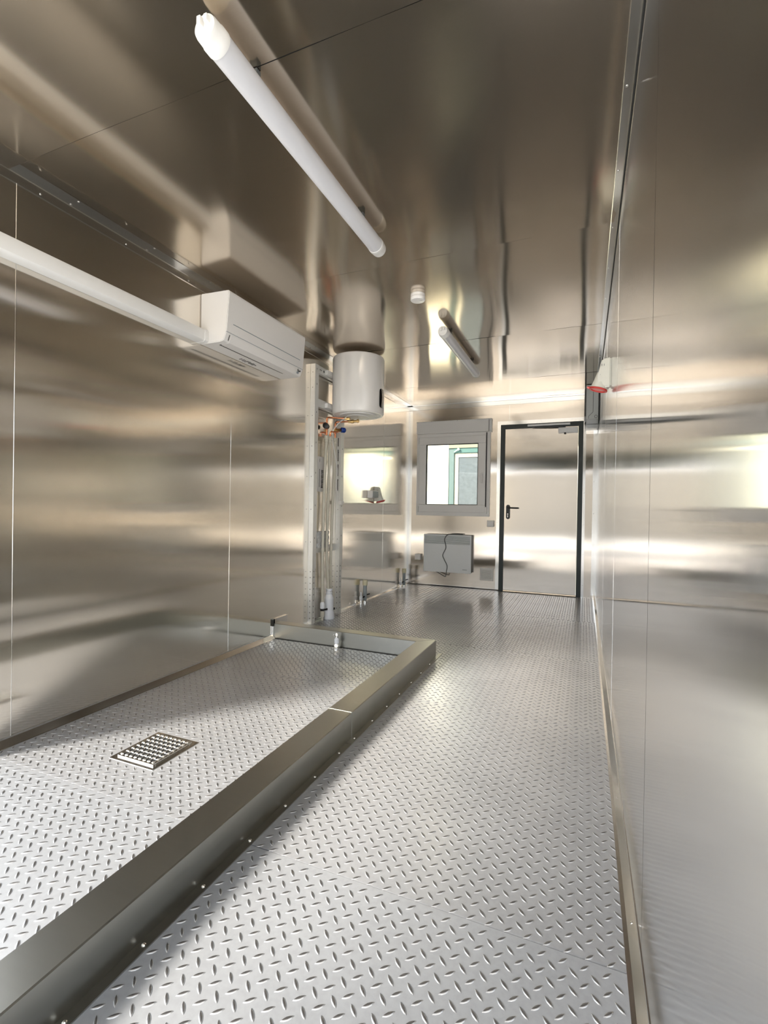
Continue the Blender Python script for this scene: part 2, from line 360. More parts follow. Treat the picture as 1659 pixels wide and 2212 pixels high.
# floor: slab, tread plates across the room, raised lozenges on each
fl = slab('floor', 'grey steel tread plate floor of the container', 'floor', [(XL - 0.08, XR + 0.08, YR, D + 0.07, -0.12, -0.010)])
ysf = [YR, -0.03, 1.166, 2.40, 3.49, 4.745, D]
PX, PY, LL, LW, LH = 0.0445, 0.0431, 0.0290, 0.0088, 0.0018
DRX0, DRX1, DRY0, DRY1 = -1.690, -1.500, 1.362, 1.560
def tread(name, parent, y0, y1, ox, oy):
    loz = [(-.5, 0), (-.26, .36), (0, .5), (.26, .36), (.5, 0), (.26, -.36), (0, -.5), (-.26, -.36)]
    cen = []
    for half in (0, 1):
        ang = -math.pi / 4 if half == 0 else math.pi / 4
        i0 = int(math.floor((XL - ox) / PX)); i1 = int(math.ceil((XR - ox) / PX))
        j0 = int(math.floor((y0 - oy) / PY)); j1 = int(math.ceil((y1 - oy) / PY))
        for i in range(i0, i1 + 1):
            for j in range(j0, j1 + 1):
                x = ox + (i + half * 0.5) * PX; y = oy + (j + half * 0.5) * PY
                if not (XL + 0.04 < x < XR - 0.03 and y0 + 0.006 < y < y1 - 0.006): continue
                if y > D - 0.03 or (y < 0.15): continue
                if -1.045 < x < -0.875 and y < 3.20: continue
                if x < -0.875 and 3.065 < y < 3.20: continue
                if DRX0 - 0.025 < x < DRX1 + 0.025 and DRY0 - 0.025 < y < DRY1 + 0.025: continue
                cen.append((x, y, ang))
    c = np.array(cen); n = len(c)
    L = np.array(loz) * np.array([LL, LW])
    ca, sa = np.cos(c[:, 2]), np.sin(c[:, 2])
    def ring(sx, sy, z):
        p = L * np.array([sx, sy])
        x = c[:, 0:1] + ca[:, None] * p[:, 0] - sa[:, None] * p[:, 1]
        y = c[:, 1:2] + sa[:, None] * p[:, 0] + ca[:, None] * p[:, 1]
        return np.stack([x, y, np.full_like(x, z)], -1)
    V = np.concatenate([ring(1, 1, 0.0), ring(0.84, 0.62, LH)], 1)      # n,16,3
    V = V - np.array(ORG[parent])
    base = (np.arange(n) * 16)[:, None]
    faces = []
    q = np.array([[k, (k + 1) % 8, 8 + (k + 1) % 8, 8 + k] for k in range(8)])
    Q = (base[:, :, None] + q[None]).reshape(-1, 4)
    Tt = base + np.arange(8, 16)[None]
    me = bpy.data.meshes.new(name)
    me.vertices.add(n * 16); me.vertices.foreach_set('co', V.reshape(-1))
    nl = Q.size + Tt.size; me.loops.add(nl)
    me.loops.foreach_set('vertex_index', np.concatenate([Q.reshape(-1), Tt.reshape(-1)]).astype(np.int32))
    me.polygons.add(len(Q) + len(Tt))
    ls = np.concatenate([np.arange(len(Q)) * 4, Q.size + np.arange(len(Tt)) * 8]).astype(np.int32)
    me.polygons.foreach_set('loop_start', ls)
    me.update(calc_edges=True); me.validate()
    o = link_mesh(name, me, ['plate', 'lug'], parent)
    mi = np.zeros(len(Q) + len(Tt), dtype=np.int32); mi[len(Q):] = 1
    me.polygons.foreach_set('material_index', mi)
    o['kind'] = 'stuff'
    return o
ph = [(-0.451, 0.948), (-0.451, 0.948), (-0.440, 1.196), (-0.446, 2.43), (-0.436, 3.52), (-0.45, 4.78)]
for i, (a, b_) in enumerate(zip(ysf, ysf[1:])):
    bm = B(); box(bm, XL, XR, a + 0.002, b_ - 0.002, -0.012, 0.0)
    p = obj('floor_plate', bm, 'plate2' if i < 2 else 'plate', fl)
    if b_ > 0.2:
        tr = tread('raised_tread', p, max(a, 0.15), b_, *ph[i])
        tr['label'] = 'raised lozenge tread pattern'

# cove and corner trims
def cove(name, label, prof, along, a0, a1, screws=()):
    bm = prism(B(), prof, along, a0, a1)
    o = obj(name, bm, 'trim', loc=None); tag(o, label, 'trim', kind='structure')
    if screws:
        for (c, nrm) in screws:
            obj('screw', dome(B(), c, nrm, 0.005, 0.003, 8), 'screw', o)
    return o
K, FLN = 0.055, 0.022           # chamfer leg and flange
def cprof(cx, cz, sx, sz, k=K, fl_=FLN, t=0.0016):
    """45 degree cove in the corner (cx, cz), opening towards sx, sz"""
    return [(cx, cz), (cx + sx * (k + fl_), cz), (cx + sx * (k + fl_), cz + sz * t), (cx + sx * k, cz + sz * t),
            (cx + sx * t, cz + sz * k), (cx + sx * t, cz + sz * (k + fl_)), (cx, cz + sz * (k + fl_))]
def lprof(cx, cz, sx, sz, kx=0.040, kz=0.066, t=0.0018):
    """flat angle in the corner (cx, cz): one leg on the ceiling, one on the wall, small folded lip"""
    return [(cx, cz), (cx + sx * kx, cz), (cx + sx * kx, cz + sz * t * 2), (cx + sx * (kx - 0.003), cz + sz * t), (cx + sx * t, cz + sz * t),
            (cx + sx * t, cz + sz * (kz - 0.003)), (cx + sx * t * 2.6, cz + sz * kz), (cx, cz + sz * kz)]
def ys_screws(x, z, nrm, y0=1.35, y1=6.0, st=0.42): 
    out = []; y = y0
    while y < y1: out.append(((x, y, z), nrm)); y += st
    return out
cove('trim_1', 'folded steel cove strip between left wall and ceiling', lprof(XL, H, 1, -1), 'y', YR, D,
     ys_screws(XL + 0.0018, H - 0.052, (1, 0, 0)) + ys_screws(XL + 0.028, H - 0.0018, (0, 0, -1), 1.5))
cove('trim_2', 'folded steel cove strip between right wall and ceiling', lprof(XR, H, -1, -1), 'y', YR, D,
     ys_screws(XR - 0.0018, H - 0.052, (-1, 0, 0), 0.7) + ys_screws(XR - 0.028, H - 0.0018, (0, 0, -1), 0.9))
cove('trim_3', 'folded steel cove strip along the top of the far end wall', [(D - (a - XL), z) for a, z in lprof(XL, H, 1, -1)], 'x', XL, XR,
     [((x, D - 0.0018, H - 0.052), (0, -1, 0)) for x in (-1.95, -1.55, -1.15, -0.75, -0.35)])
bm = tube(B(), [(XR - 0.0045, 0.10, H - 0.0045), (XR - 0.0045, D - 0.07, H - 0.0045)], 0.0035, 8); obj('corner_seal', bm, 'rubber', bpy.data.objects['trim_2'])
for dz in (0.022, 0.040):
    bm = B(); box(bm, XR - 0.0040, XR - 0.0012, 0.10, D - 0.07, H - dz - 0.002, H - dz); obj('folded_rib', bm, 'trim', bpy.data.objects['trim_2'])
kf = 0.020
cove('trim_4', 'shiny steel cove strip along the foot of the right wall', cprof(XR, 0, -1, 1, kf, 0.010), 'y', 0.10, D,
     ys_screws(XR - 0.0095, 0.0105, (-1, 0, 1), 0.75, 5.8, 0.55))
cove('trim_5', 'steel cove strip along the foot of the left wall past the curb', cprof(XL, 0, 1, 1, 0.014, 0.006), 'y', 3.17, D)
cove('trim_6', 'dark steel cove strip along the foot of the wall inside the wash tray', cprof(XL, 0, 1, 1, 0.026, 0.008), 'y', OPEN_Y1, 3.075)
cove('trim_7', 'steel cove strip along the foot of the far end wall', [(D - (a - XL), z) for a, z in cprof(XL, 0, 1, 1, 0.014, 0.006)], 'x', XL, DX0)
# upright corner angles at the far end
bm = B(); box(bm, XL, XL + 0.0016, D - 0.045, D, 0.03, H - 0.07); box(bm, XL, XL + 0.045, D - 0.0016, D, 0.03, H - 0.07)
o = obj('trim_8', bm, 'trim'); tag(o, 'upright steel corner angle left of the window', 'trim', kind='structure')
for z in (0.25, 0.62, 0.98, 1.35, 1.72, 2.08):
    obj('screw', dome(B(), (XL + 0.03, D - 0.0016, z), (0, -1, 0), 0.005, 0.003, 8), 'screw', o)
    obj('screw', dome(B(), (XL + 0.0016, D - 0.03, z), (1, 0, 0), 0.005, 0.003, 8), 'screw', o)
bm = B(); box(bm, XR - 0.0016, XR, D - 0.05, D, 0.03, H - 0.07); box(bm, XR - 0.05, XR, D - 0.0016, D, 0.03, H - 0.07)
o = obj('trim_9', bm, 'trim'); tag(o, 'upright steel corner angle right of the far door', 'trim', kind='structure')
for z in (0.25, 0.62, 0.98, 1.35, 1.72):
    obj('screw', dome(B(), (XR - 0.035, D - 0.0016, z), (0, -1, 0), 0.005, 0.003, 8), 'screw', o)
bm = B(); box(bm, DX0 - 0.042, DX0 + 0.002, D - 0.0022, D, 0.0, DZ + 0.045); box(bm, DX0 + 0.002, DX1, D - 0.0022, D, DZ, DZ + 0.045)
box(bm, DX1, DX1 + 0.03, D - 0.0022, D, 0.0, DZ + 0.045)
o = obj('trim_10', bm, 'trim'); tag(o, 'flat steel casing strip around the far door frame', 'trim', kind='structure')
for z in (0.14, 0.50, 0.85, 1.22, 1.58, 1.94):
    obj('screw', dome(B(), (DX0 - 0.03, D - 0.0022, z), (0, -1, 0), 0.005, 0.003, 8), 'screw', o)
    obj('screw', dome(B(), (DX1 + 0.018, D - 0.0022, z), (0, -1, 0), 0.005, 0.003, 8), 'screw', o)
for x in (-0.85, -0.5, -0.15): obj('screw', dome(B(), (x, D - 0.0022, DZ + 0.028), (0, -1, 0), 0.005, 0.003, 8), 'screw', o)

# ------------------------------------------------------------------ door
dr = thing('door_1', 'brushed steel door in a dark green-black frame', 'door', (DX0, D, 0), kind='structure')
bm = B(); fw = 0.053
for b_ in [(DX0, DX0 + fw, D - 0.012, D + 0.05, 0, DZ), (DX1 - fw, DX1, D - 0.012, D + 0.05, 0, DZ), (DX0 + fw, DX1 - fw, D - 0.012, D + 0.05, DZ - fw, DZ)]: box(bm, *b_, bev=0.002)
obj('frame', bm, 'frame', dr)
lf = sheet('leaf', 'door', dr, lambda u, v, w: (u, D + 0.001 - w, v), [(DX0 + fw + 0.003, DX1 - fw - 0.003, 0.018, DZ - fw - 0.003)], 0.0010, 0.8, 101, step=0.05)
bm = B(); box(bm, DX0 + fw + 0.003, DX1 - fw - 0.003, D + 0.006, D + 0.045, 0.018, DZ - fw - 0.003); obj('leaf_core', bm, 'core', dr)
bm = prism(B(), [(D + 0.03, 0.0), (D - 0.05, 0.0), (D - 0.04, 0.008), (D + 0.0, 0.016), (D + 0.03, 0.016)], 'x', DX0 + fw, DX1 - fw); obj('threshold', bm, 'trim', dr)
# lever handle on its plate
hx, hz = -0.873, 1.034
bm = B(); n = 14
prof = [(hx + 0.0235 * math.cos(a), 1.048 + 0.0235 * math.sin(a)) for a in [math.pi * k / n for k in range(n + 1)]] + [(hx + 0.0235 * math.cos(a), 0.918 + 0.0235 * math.sin(a)) for a in [math.pi + math.pi * k / n for k in range(n + 1)]]
A = [bm.verts.new((x, D - 0.012, z)) for x, z in prof]; C = [bm.verts.new((x, D, z)) for x, z in prof]
for k in range(len(prof)): bm.faces.new((A[k], A[(k + 1) % len(prof)], C[(k + 1) % len(prof)], C[k]))
bm.faces.new(A)
hp = obj('handle_plate', bm, 'blk', dr)
bm = B(); tube(bm, [(hx, D - 0.008, hz), (hx, D - 0.055, hz)], 0.011, 14)
tube(bm, smooth_path([(hx, D - 0.048, hz), (hx + 0.022, D - 0.056, hz), (hx + 0.07, D - 0.056, hz - 0.001), (hx + 0.124, D - 0.052, hz - 0.002)], 5), 0.0095, 12)
obj('lever', bm, 'blk', hp, smooth=50)
bm = B(); lathe(bm, (hx - 0.002, D - 0.010, 0.958), (0, -1, 0), [(0, 0.0085), (0.009, 0.0085), (0.0105, 0.006)], 14); box(bm, hx - 0.006, hx + 0.002, D - 0.020, D - 0.010, 0.916, 0.945, 0.002); obj('lock_cylinder', bm, 'chrome', hp)
# closer
bm = B(); box(bm, -0.302, -0.088, D - 0.048, D - 0.001, 1.930, 1.990, 0.005); cl = obj('closer_body', bm, 'silver', dr)
bm = B(); lathe(bm, (-0.228, D - 0.024, 1.931), (0, 0, -1), [(0, 0.012), (0.008, 0.012), (0.014, 0.006)], 14); obj('closer_knob', bm, 'blk', cl)
bm = B(); box(bm, -0.656, -0.172, D - 0.036, D - 0.012, 2.022, 2.046, 0.003); obj('closer_rail', bm, 'silver', dr)
bm = B(); tube(bm, [(-0.596, D - 0.028, 2.010), (-0.40, D - 0.045, 2.004), (-0.222, D - 0.030, 1.998)], 0.007, 8); box(bm, -0.60, -0.585, D - 0.034, D - 0.022, 2.004, 2.024); obj('closer_arm', bm, 'cord', dr)

# ------------------------------------------------------------------ window
wn = thing('window_1', 'white plastic window with roller shutter box in the far wall', 'window', (WX0, D, WZ0), kind='structure')
def frame_rect(bm, x0, x1, z0, z1, w, y0, y1, bev=0.003):
    box(bm, x0, x1, y0, y1, z0, z0 + w, bev); box(bm, x0, x1, y0, y1, z1 - w, z1, bev)
    box(bm, x0, x0 + w, y0, y1, z0 + w, z1 - w, bev); box(bm, x1 - w, x1, y0, y1, z0 + w, z1 - w, bev)
fz1 = 1.985
bm = B(); frame_rect(bm, WX0, -1.100, WZ0, fz1, 0.052, D - 0.018, D + 0.05); obj('window_frame', bm, 'pvc', wn)
bm = B(); box(bm, WX0 - 0.002, -1.118, D - 0.040, D + 0.03, 1.988, 2.138, 0.003); sb = obj('shutter_box', bm, 'pvc', wn)
bm = B(); box(bm, WX0 - 0.004, WX1, D - 0.046, D, 2.138, 2.147, 0.002); box(bm, -1.118, WX1, D - 0.030, D + 0.03, 1.982, 2.138, 0.003); obj('shutter_box_end', bm, 'pvc', sb)
bm = B(); box(bm, -1.1205, -1.1165, D - 0.0415, D, 1.990, 2.136); obj('shutter_box_gap', bm, 'rubber', sb)
for x, z in ((-2.05, 2.142), (-1.86, 2.142), (-1.52, 2.142), (-1.10, 2.128), (-1.10, 1.998)):
    obj('screw', dome(B(), (x, D - (0.046 if z > 2.14 else 0.030), z), (0, -1, 0), 0.004, 0.002, 8), 'cord', sb)
bm = B(); frame_rect(bm, -2.030, -1.152, 0.966, 1.944, 0.098, D - 0.034, D + 0.03, 0.006); sh = obj('sash', bm, 'pvc', wn)
bm = B(); frame_rect(bm, -1.933, -1.249, 1.063, 1.847, 0.008, D - 0.026, D + 0.01, 0.0); obj('glazing_seal', bm, 'rubber', sh)
bm = B(); box(bm, -1.932, -1.250, D - 0.004, D + 0.002, 1.064, 1.846); obj('pane', bm, 'glass', sh)
bm = B(); box(bm, -1.208, -1.182, D - 0.042, D - 0.034, 1.405, 1.470, 0.004); lathe(bm, (-1.195, D - 0.036, 1.447), (0, -1, 0), [(0, 0.011), (0.030, 0.010)], 12)
tube(bm, smooth_path([(-1.195, D - 0.064, 1.452), (-1.196, D - 0.072, 1.43), (-1.198, D - 0.070, 1.38), (-1.199, D - 0.068, 1.335)], 4), [0.0095] * 12 + [0.0075], 10); obj('window_handle', bm, 'pvc', sh, smooth=50)
bm = B(); box(bm, -1.149, -1.141, D - 0.0345, D - 0.012, 1.04, 1.975); obj('belt_slot', bm, 'rubber', wn)
bm = B(); box(bm, -1.152, -1.132, D - 0.040, D - 0.015, 0.955, 1.040, 0.003); obj('belt_winder', bm, 'pvc', wn)
bm = B(); box(bm, -2.046, -2.034, D - 0.036, D - 0.012, 0.965, 1.04, 0.003); box(bm, -2.046, -2.034, D - 0.036, D - 0.012, 1.86, 1.945, 0.003); obj('hinge', bm, 'pvc', wn)

# ------------------------------------------------------------------ outside
gd = slab('ground', 'pale concrete yard outside the container', 'ground', [(-45, 45, -45, 60, -0.30, -0.16)]); gd.data.materials[0] = M['concrete']
rf = thing('added_container', 'unseen buff grey container added behind the camera to dim the steel reflections', 'container', (-1, -9.5, -0.16))  # added out of view: hides bright sky from the mirroring steel
bm = B(); box(bm, -14, 9, -12.0, -9.5, -0.16, 2.62); obj('body', bm, 'sage', rf)
for z0, z1 in ((-0.16, 0.0), (2.50, 2.66)):
    bm = B(); box(bm, -14.02, 9.02, -12.02, -9.44, z0, z1, 0.02); obj('edge_beam', bm, 'sage', rf)
YB = D + 1.5
nb = thing('neighbouring_house', 'white house front with a teal door frame outside the window', 'building', (-2.1, YB, -0.16))
bm = B(); box(bm, -5.2, -2.146, YB, YB + 0.2, -0.16, 3.3); obj('wall', bm, 'render', nb)
bm = B(); box(bm, -2.138, -2.036, YB - 0.02, YB + 0.2, -0.16, 3.3); obj('wall_strip', bm, 'render', nb)
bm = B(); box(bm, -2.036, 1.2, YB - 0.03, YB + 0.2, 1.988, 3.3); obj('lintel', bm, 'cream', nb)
bm = B(); box(bm, -2.034, -1.948, YB - 0.01, YB + 0.1, -0.16, 1.988, 0.004); obj('door_post', bm, 'teal2', nb)
bm = B(); box(bm, -1.948, -1.05, YB - 0.015, YB + 0.1, 1.912, 1.988, 0.004); obj('door_header', bm, 'teal', nb)
bm = B(); frame_rect(bm, -1.945, -1.06, -0.14, 1.905, 0.06, YB + 0.02, YB + 0.07); dl = obj('house_door', bm, 'render', nb)
bm = B(); box(bm, -1.886, -1.119, YB + 0.035, YB + 0.045, -0.08, 1.846); obj('door_pane', bm, 'frost', dl)
bm = B(); tube(bm, [(-1.94, YB - 0.03, 1.925), (-1.87, YB - 0.05, 1.965)], 0.008, 8); lathe(bm, (-1.87, YB - 0.06, 1.965), (0, 1, 0), [(0, 0.018), (0.03, 0.018)], 12); obj('door_stay', bm, 'silver', nb)
bm = B(); box(bm, -1.0, 1.2, YB, YB + 0.2, -0.16, 1.988); obj('wall', bm, 'render', nb)

# ------------------------------------------------------------------ wash tray curb
cb = thing('tray_curb', 'dull brushed steel curb around the wash tray on the floor', 'curb', (-0.97, 3.1, 0))
CX0, CX1, CH, CY1, CY0 = -1.030, -0.916, 0.112, 3.168, 3.078
YJ = 1.885
def rail(y0, y1, mitre):
    bm = B()
    prof = [(CX0, 0.0), (CX0, CH - 0.003), (CX0 + 0.003, CH), (CX1 - 0.003, CH), (CX1, CH - 0.003), (CX1, 0.0)]
    A = [bm.verts.new((x, y0, z)) for x, z in prof]
    E_ = [bm.verts.new((x, y1 - ((CX1 - x) / (CX1 - CX0)) * (CY1 - CY0) if mitre else y1, z)) for x, z in prof]
    n = len(prof)
    for k in range(n): bm.faces.new((A[k], A[(k + 1) % n], E_[(k + 1) % n], E_[k]))
    bm.faces.new(A[::-1]); bm.faces.new(E_)
    return bm
obj('long_rail', rail(0.05, YJ - 0.0015, False), 'curb', cb)
obj('long_rail', rail(YJ + 0.0015, CY1 - 0.001, True), 'curb', cb)
bm = B(); prof = [(CY0, 0.0), (CY0, CH - 0.003), (CY0 + 0.003, CH), (CY1 - 0.003, CH), (CY1, CH - 0.003), (CY1, 0.0)]
A = [bm.verts.new((XL + 0.012, y, z)) for y, z in prof]; E_ = [bm.verts.new((CX1 - 0.0015 - ((CY1 - y) / (CY1 - CY0)) * (CX1 - CX0), y, z)) for y, z in prof]
for k in range(6): bm.faces.new((A[k], A[(k + 1) % 6], E_[(k + 1) % 6], E_[k]))
bm.faces.new(A[::-1]); bm.faces.new(E_)
obj('end_rail', bm, 'curb', cb)
bm = B(); box(bm, CX0 - 0.001, CX1 + 0.0015, YJ - 0.004, YJ + 0.004, 0.0, CH + 0.0012, 0.0006); obj('weld_strip', bm, 'curb', cb)
bm = B(); box(bm, CX1, CX1 + 0.026, 0.05, YJ - 0.06, 0.0, 0.0035); f1 = obj('flange', bm, 'curb', cb)
bm = B(); box(bm, CX1, CX1 + 0.026, YJ - 0.055, 3.235, 0.0, 0.0035); f2_ = obj('flange', bm, 'curb', cb)
bm = B(); box(bm, CX0 - 0.010, CX0, 0.05, CY0 - 0.002, 0.0, 0.002); box(bm, XL + 0.03, CX0 - 0.010, CY0 - 0.012, CY0, 0.0, 0.002); obj('seal_line', bm, 'rubber', cb)
for y in (0.62, 0.80, 0.985, 1.175, 1.36, 1.55, 1.74):
    obj('screw', dome(B(), (CX1 + 0.014, y, 0.0035), (0, 0, 1), 0.0055, 0.004, 10), 'screw', f1)
for y in (1.88, 2.07, 2.25, 2.43, 2.62, 2.80, 2.98):
    obj('screw', dome(B(), (CX1 + 0.014, y, 0.0035), (0, 0, 1), 0.0055, 0.004, 10), 'screw', f2_)
bm = B(); box(bm, XL, XL + 0.012, CY0 - 0.010, CY1 + 0.09, 0.09, 0.145, 0.001); box(bm, XL, XL + 0.012, CY0 - 0.010, CY0 + 0.012, 0.0, 0.145, 0.001); obj('end_plate', bm, 'trim', cb)
# short stub with nickel valve inside the tray
st = thing('tap_stub', 'short white pipe stub with metal tip in the wash tray corner', 'pipe stub', (-1.604, 3.03, 0))
latheb = lathe(B(), (-1.604, 3.03, 0), (0, 0, 1), [(0, 0.019), (0.030, 0.019), (0.034, 0.016), (0.04, 0.016)], 18); obj('foot', latheb, 'chrome', st, smooth=40)
obj('body', lathe(B(), (-1.604, 3.03, 0.04), (0, 0, 1), [(0, 0.017), (0.03, 0.017), (0.035, 0.012), (0.040, 0.012)], 18), 'siphon', st, smooth=40)
bm = lathe(B(), (-1.604, 3.03, 0.08), (0, 0, 1), [(0, 0.010), (0.03, 0.010), (0.034, 0.007)], 14); tube(bm, [(-1.612, 3.012, 0.088), (-1.618, 3.005, 0.104), (-1.612, 3.008, 0.112)], 0.003, 6); obj('tip', bm, 'chrome', st, smooth=40)

# floor drain
dn = thing('floor_drain', 'square perforated steel floor drain set in the wash tray', 'drain', ((DRX0 + DRX1) / 2, (DRY0 + DRY1) / 2, 0))
bm = B(); mrg = 0.020
for b_ in [(DRX0 - mrg, DRX1 + mrg, DRY0 - mrg, DRY0, 0, .0016), (DRX0 - mrg, DRX1 + mrg, DRY1, DRY1 + mrg, 0, .0016), (DRX0 - mrg, DRX0, DRY0, DRY1, 0, .0016), (DRX1, DRX1 + mrg, DRY0, DRY1, 0, .0016)]: box(bm, *b_)
obj('surround', bm, 'trim', dn)
bm = B(); frame_rect_ = [(DRX0, DRX1, DRY0, DRY0 + .012), (DRX0, DRX1, DRY1 - .012, DRY1), (DRX0, DRX0 + .012, DRY0 + .012, DRY1 - .012), (DRX1 - .012, DRX1, DRY0 + .012, DRY1 - .012)]
for x0, x1, y0, y1 in frame_rect_: box(bm, x0, x1, y0, y1, 0, 0.0085, 0.002)
obj('rim', bm, 'chrome', dn)
bm = B(); box(bm, DRX0 + .012, DRX1 - .012, DRY0 + .012, DRY1 - .012, 0.0, 0.002); obj('sump', bm, 'rubber', dn)
bm = B(); nb_ = 7; x0, x1, y0, y1 = DRX0 + .012, DRX1 - .012, DRY0 + .012, DRY1 - .012
for k in range(nb_ + 1):
    xx = x0 + (x1 - x0) * k / nb_; yy = y0 + (y1 - y0) * k / nb_
    box(bm, xx - .0022, xx + .0022, y0, y1, 0.002, 0.0080, 0.0012, 1); box(bm, x0, x1, yy - .0022, yy + .0022, 0.002, 0.0080, 0.0012, 1)
gr = obj('grate', bm, 'chrome', dn)
bm = B()
for i in range(nb_ + 1):
    for j in range(nb_ + 1):
        xx = x0 + (x1 - x0) * i / nb_; yy = y0 + (y1 - y0) * j / nb_
        dome(bm, (xx, yy, 0.0080), (0, 0, 1), 0.0068, 0.0055, 8)
kn = obj('grip_studs', bm, 'chrome', gr); kn['kind'] = 'stuff'

# ------------------------------------------------------------------ air conditioner and its cable duct
AY0, AY1 = 2.290, 3.135
ac = thing('air_conditioner', 'white wall-mounted split air conditioner on the left wall', 'air conditioner', (XL, AY0, 1.975))
prof = [(XL + 0.002, 1.980), (XL + 0.150, 1.980), (XL + 0.178, 1.986), (XL + 0.199, 2.036), (XL + 0.218, 2.270), (XL + 0.214, 2.278), (XL + 0.206, 2.280), (XL + 0.002, 2.286)]
bm = prism(B(), prof, 'y', AY0, AY1); bmesh.ops.bevel(bm, geom=[e for e in bm.edges], offset=0.004, segments=2, affect='EDGES'); obj('body', bm, 'enamel', ac, smooth=30)
def acx(z): return XL + 0.199 + (z - 2.036) * (0.019 / 0.234)
bm = B()
for z, y0, y1, w in ((2.094, AY0 + 0.055, AY1 - 0.05, 0.0022), (2.036, AY0 + 0.002, AY1 - 0.002, 0.0010)):
    prism(bm, [(acx(z) - 0.004, z - w), (acx(z) + 0.0008, z - w), (acx(z) + 0.0008, z + w), (acx(z) - 0.004, z + w)], 'y', y0, y1)
obj('panel_groove', bm, 'slatgrey', ac)
bm = B(); box(bm, XL + 0.108, XL + 0.122, AY0 + 0.045, AY1 - 0.135, 1.9785, 1.984); obj('outlet_slot', bm, 'blk', ac)
bm = prism(B(), [(XL + 0.120, 1.9795), (XL + 0.175, 1.9845), (XL + 0.194, 2.028), (XL + 0.196, 2.027), (XL + 0.178, 1.983), (XL + 0.120, 1.9775)], 'y', AY0 + 0.05, AY1 - 0.11); obj('air_flap', bm, 'enamel', ac)
bm = B(); prism(bm, [(XL + 0.183, 1.992), (XL + 0.185, 1.992), (XL + 0.197, 2.024), (XL + 0.195, 2.024)], 'y', AY0 + 0.032, AY0 + 0.036); obj('seam_mark', bm, 'print', ac)
rnd = random.Random(3); bm = B()
for k in range(9):             # unreadable dark print under the casing
    y = AY0 + 0.315 + k * 0.019; xx = XL + 0.050 + rnd.uniform(-0.006, 0.006); wx = rnd.uniform(0.004, 0.018)
    box(bm, xx - wx, xx + wx, y, y + rnd.uniform(0.006, 0.014), 1.9788, 1.9796)
obj('printed_mark', bm, 'print', ac)
bm = B()
for k, (dy, dz, hh) in enumerate(((0, 0, .016), (0.007, -0.004, .006), (0.014, 0.0, .008), (0.023, -0.001, .007), (0.030, 0.001, .009))):
    y = AY1 - 0.066 + dy; z0 = 2.010 + dz
    prism(bm, [(acx(z0) - 0.004 + 0.0012, z0), (acx(z0) + 0.0012, z0), (acx(z0 + hh) + 0.0012, z0 + hh), (acx(z0 + hh) - 0.004, z0 + hh)], 'y', y, y + 0.0045)
obj('printed_mark', bm, 'print', ac)
bm = prism(B(), [(XL + 0.186, 1.994), (XL + 0.1885, 1.994), (XL + 0.194, 2.006), (XL + 0.190, 2.006)], 'y', AY1 - 0.068, AY1 - 0.046); obj('sensor_window', bm, 'slatgrey', ac)
dc = thing('cable_duct', 'white plastic duct running along the wall into the air conditioner', 'duct', (XL, 1.5, 1.98))
bm = prism(B(), [(XL + 0.001, 1.982), (XL + 0.052, 1.982), (XL + 0.062, 1.990), (XL + 0.064, 2.000), (XL + 0.064, 2.040), (XL + 0.058, 2.054), (XL + 0.045, 2.060), (XL + 0.001, 2.060)], 'y', OPEN_Y1 + 0.02, AY0 - 0.03); obj('body', bm, 'white', dc, smooth=40)
bm = prism(B(), [(XL + 0.001, 1.980), (XL + 0.054, 1.980), (XL + 0.065, 1.989), (XL + 0.067, 2.000), (XL + 0.067, 2.041), (XL + 0.060, 2.057), (XL + 0.046, 2.063), (XL + 0.001, 2.063)], 'y', AY0 - 0.03, AY0 - 0.001); obj('end_collar', bm, 'white', dc, smooth=40)

# ------------------------------------------------------------------ ceiling lamps, detector
def tube_lamp(label, y0, y1):
    x, z, r = -0.985, H - 0.064, 0.038
    t = thing('tube_lamp', label, 'ceiling lamp', (x, (y0 + y1) / 2, z), group='tube lamps on the ceiling')
    obj('diffuser', lathe(B(), (x, y0 + 0.055, z), (0, 1, 0), [(0, r), (y1 - y0 - 0.11, r)], 40), 'diffuser', t, smooth=40)
    for s, ya in ((1, y0), (-1, y1)):
        c = obj('end_cap', lathe(B(), (x, ya + s * 0.058, z), (0, -s, 0), [(0, r * 1.05), (0.022, r * 1.05), (0.025, r), (0.050, r * 0.97), (0.058, r * 0.90)], 40), 'white', t, smooth=35)
        bm = B(); box(bm, x - 0.016, x - 0.003, ya - s * 0.014, ya + s * 0.004, z - 0.002, z + 0.022, 0.002); box(bm, x + 0.006, x + 0.018, ya - s * 0.012, ya + s * 0.004, z + 0.002, z + 0.022, 0.002)
        obj('cable_gland', bm, 'white', c)
    for yy in (y0 + 0.22, y1 - 0.22):
        bm = B(); box(bm, x - 0.014, x + 0.014, yy - 0.010, yy + 0.010, z + r - 0.004, H - 0.002, 0.001); obj('clip', bm, 'cord', t)
    return t
tube_lamp('large white tube lamp overhead, nearest the camera', 1.035, 2.262)
tube_lamp('small white tube lamp far away near the end wall', 3.44, 4.66)
sd = thing('smoke_detector', 'round white smoke detector on the ceiling between the tube lamps', 'smoke detector', (-1.01, 2.945, H))
obj('base_plate', lathe(B(), (-1.01, 2.945, H - 0.001), (0, 0, -1), [(0, 0.046), (0.017, 0.046), (0.019, 0.043)], 36), 'enamel', sd, smooth=35)
obj('dome', lathe(B(), (-1.01, 2.945, H - 0.022), (0, 0, -1), [(0, 0.043), (0.001, 0.047), (0.014, 0.047), (0.019, 0.044), (0.021, 0.036)], 36), 'enamel', sd, smooth=35)
bm = B()
for dx, dy in ((0.016, 0.008), (0.023, 0.012), (0.027, 0.013)): lathe(bm, (-1.01 + dx, 2.945 - 0.012 + dy, H - 0.0425), (0, 0, -1), [(0, 0.0016), (0.0012, 0.0016)], 8)
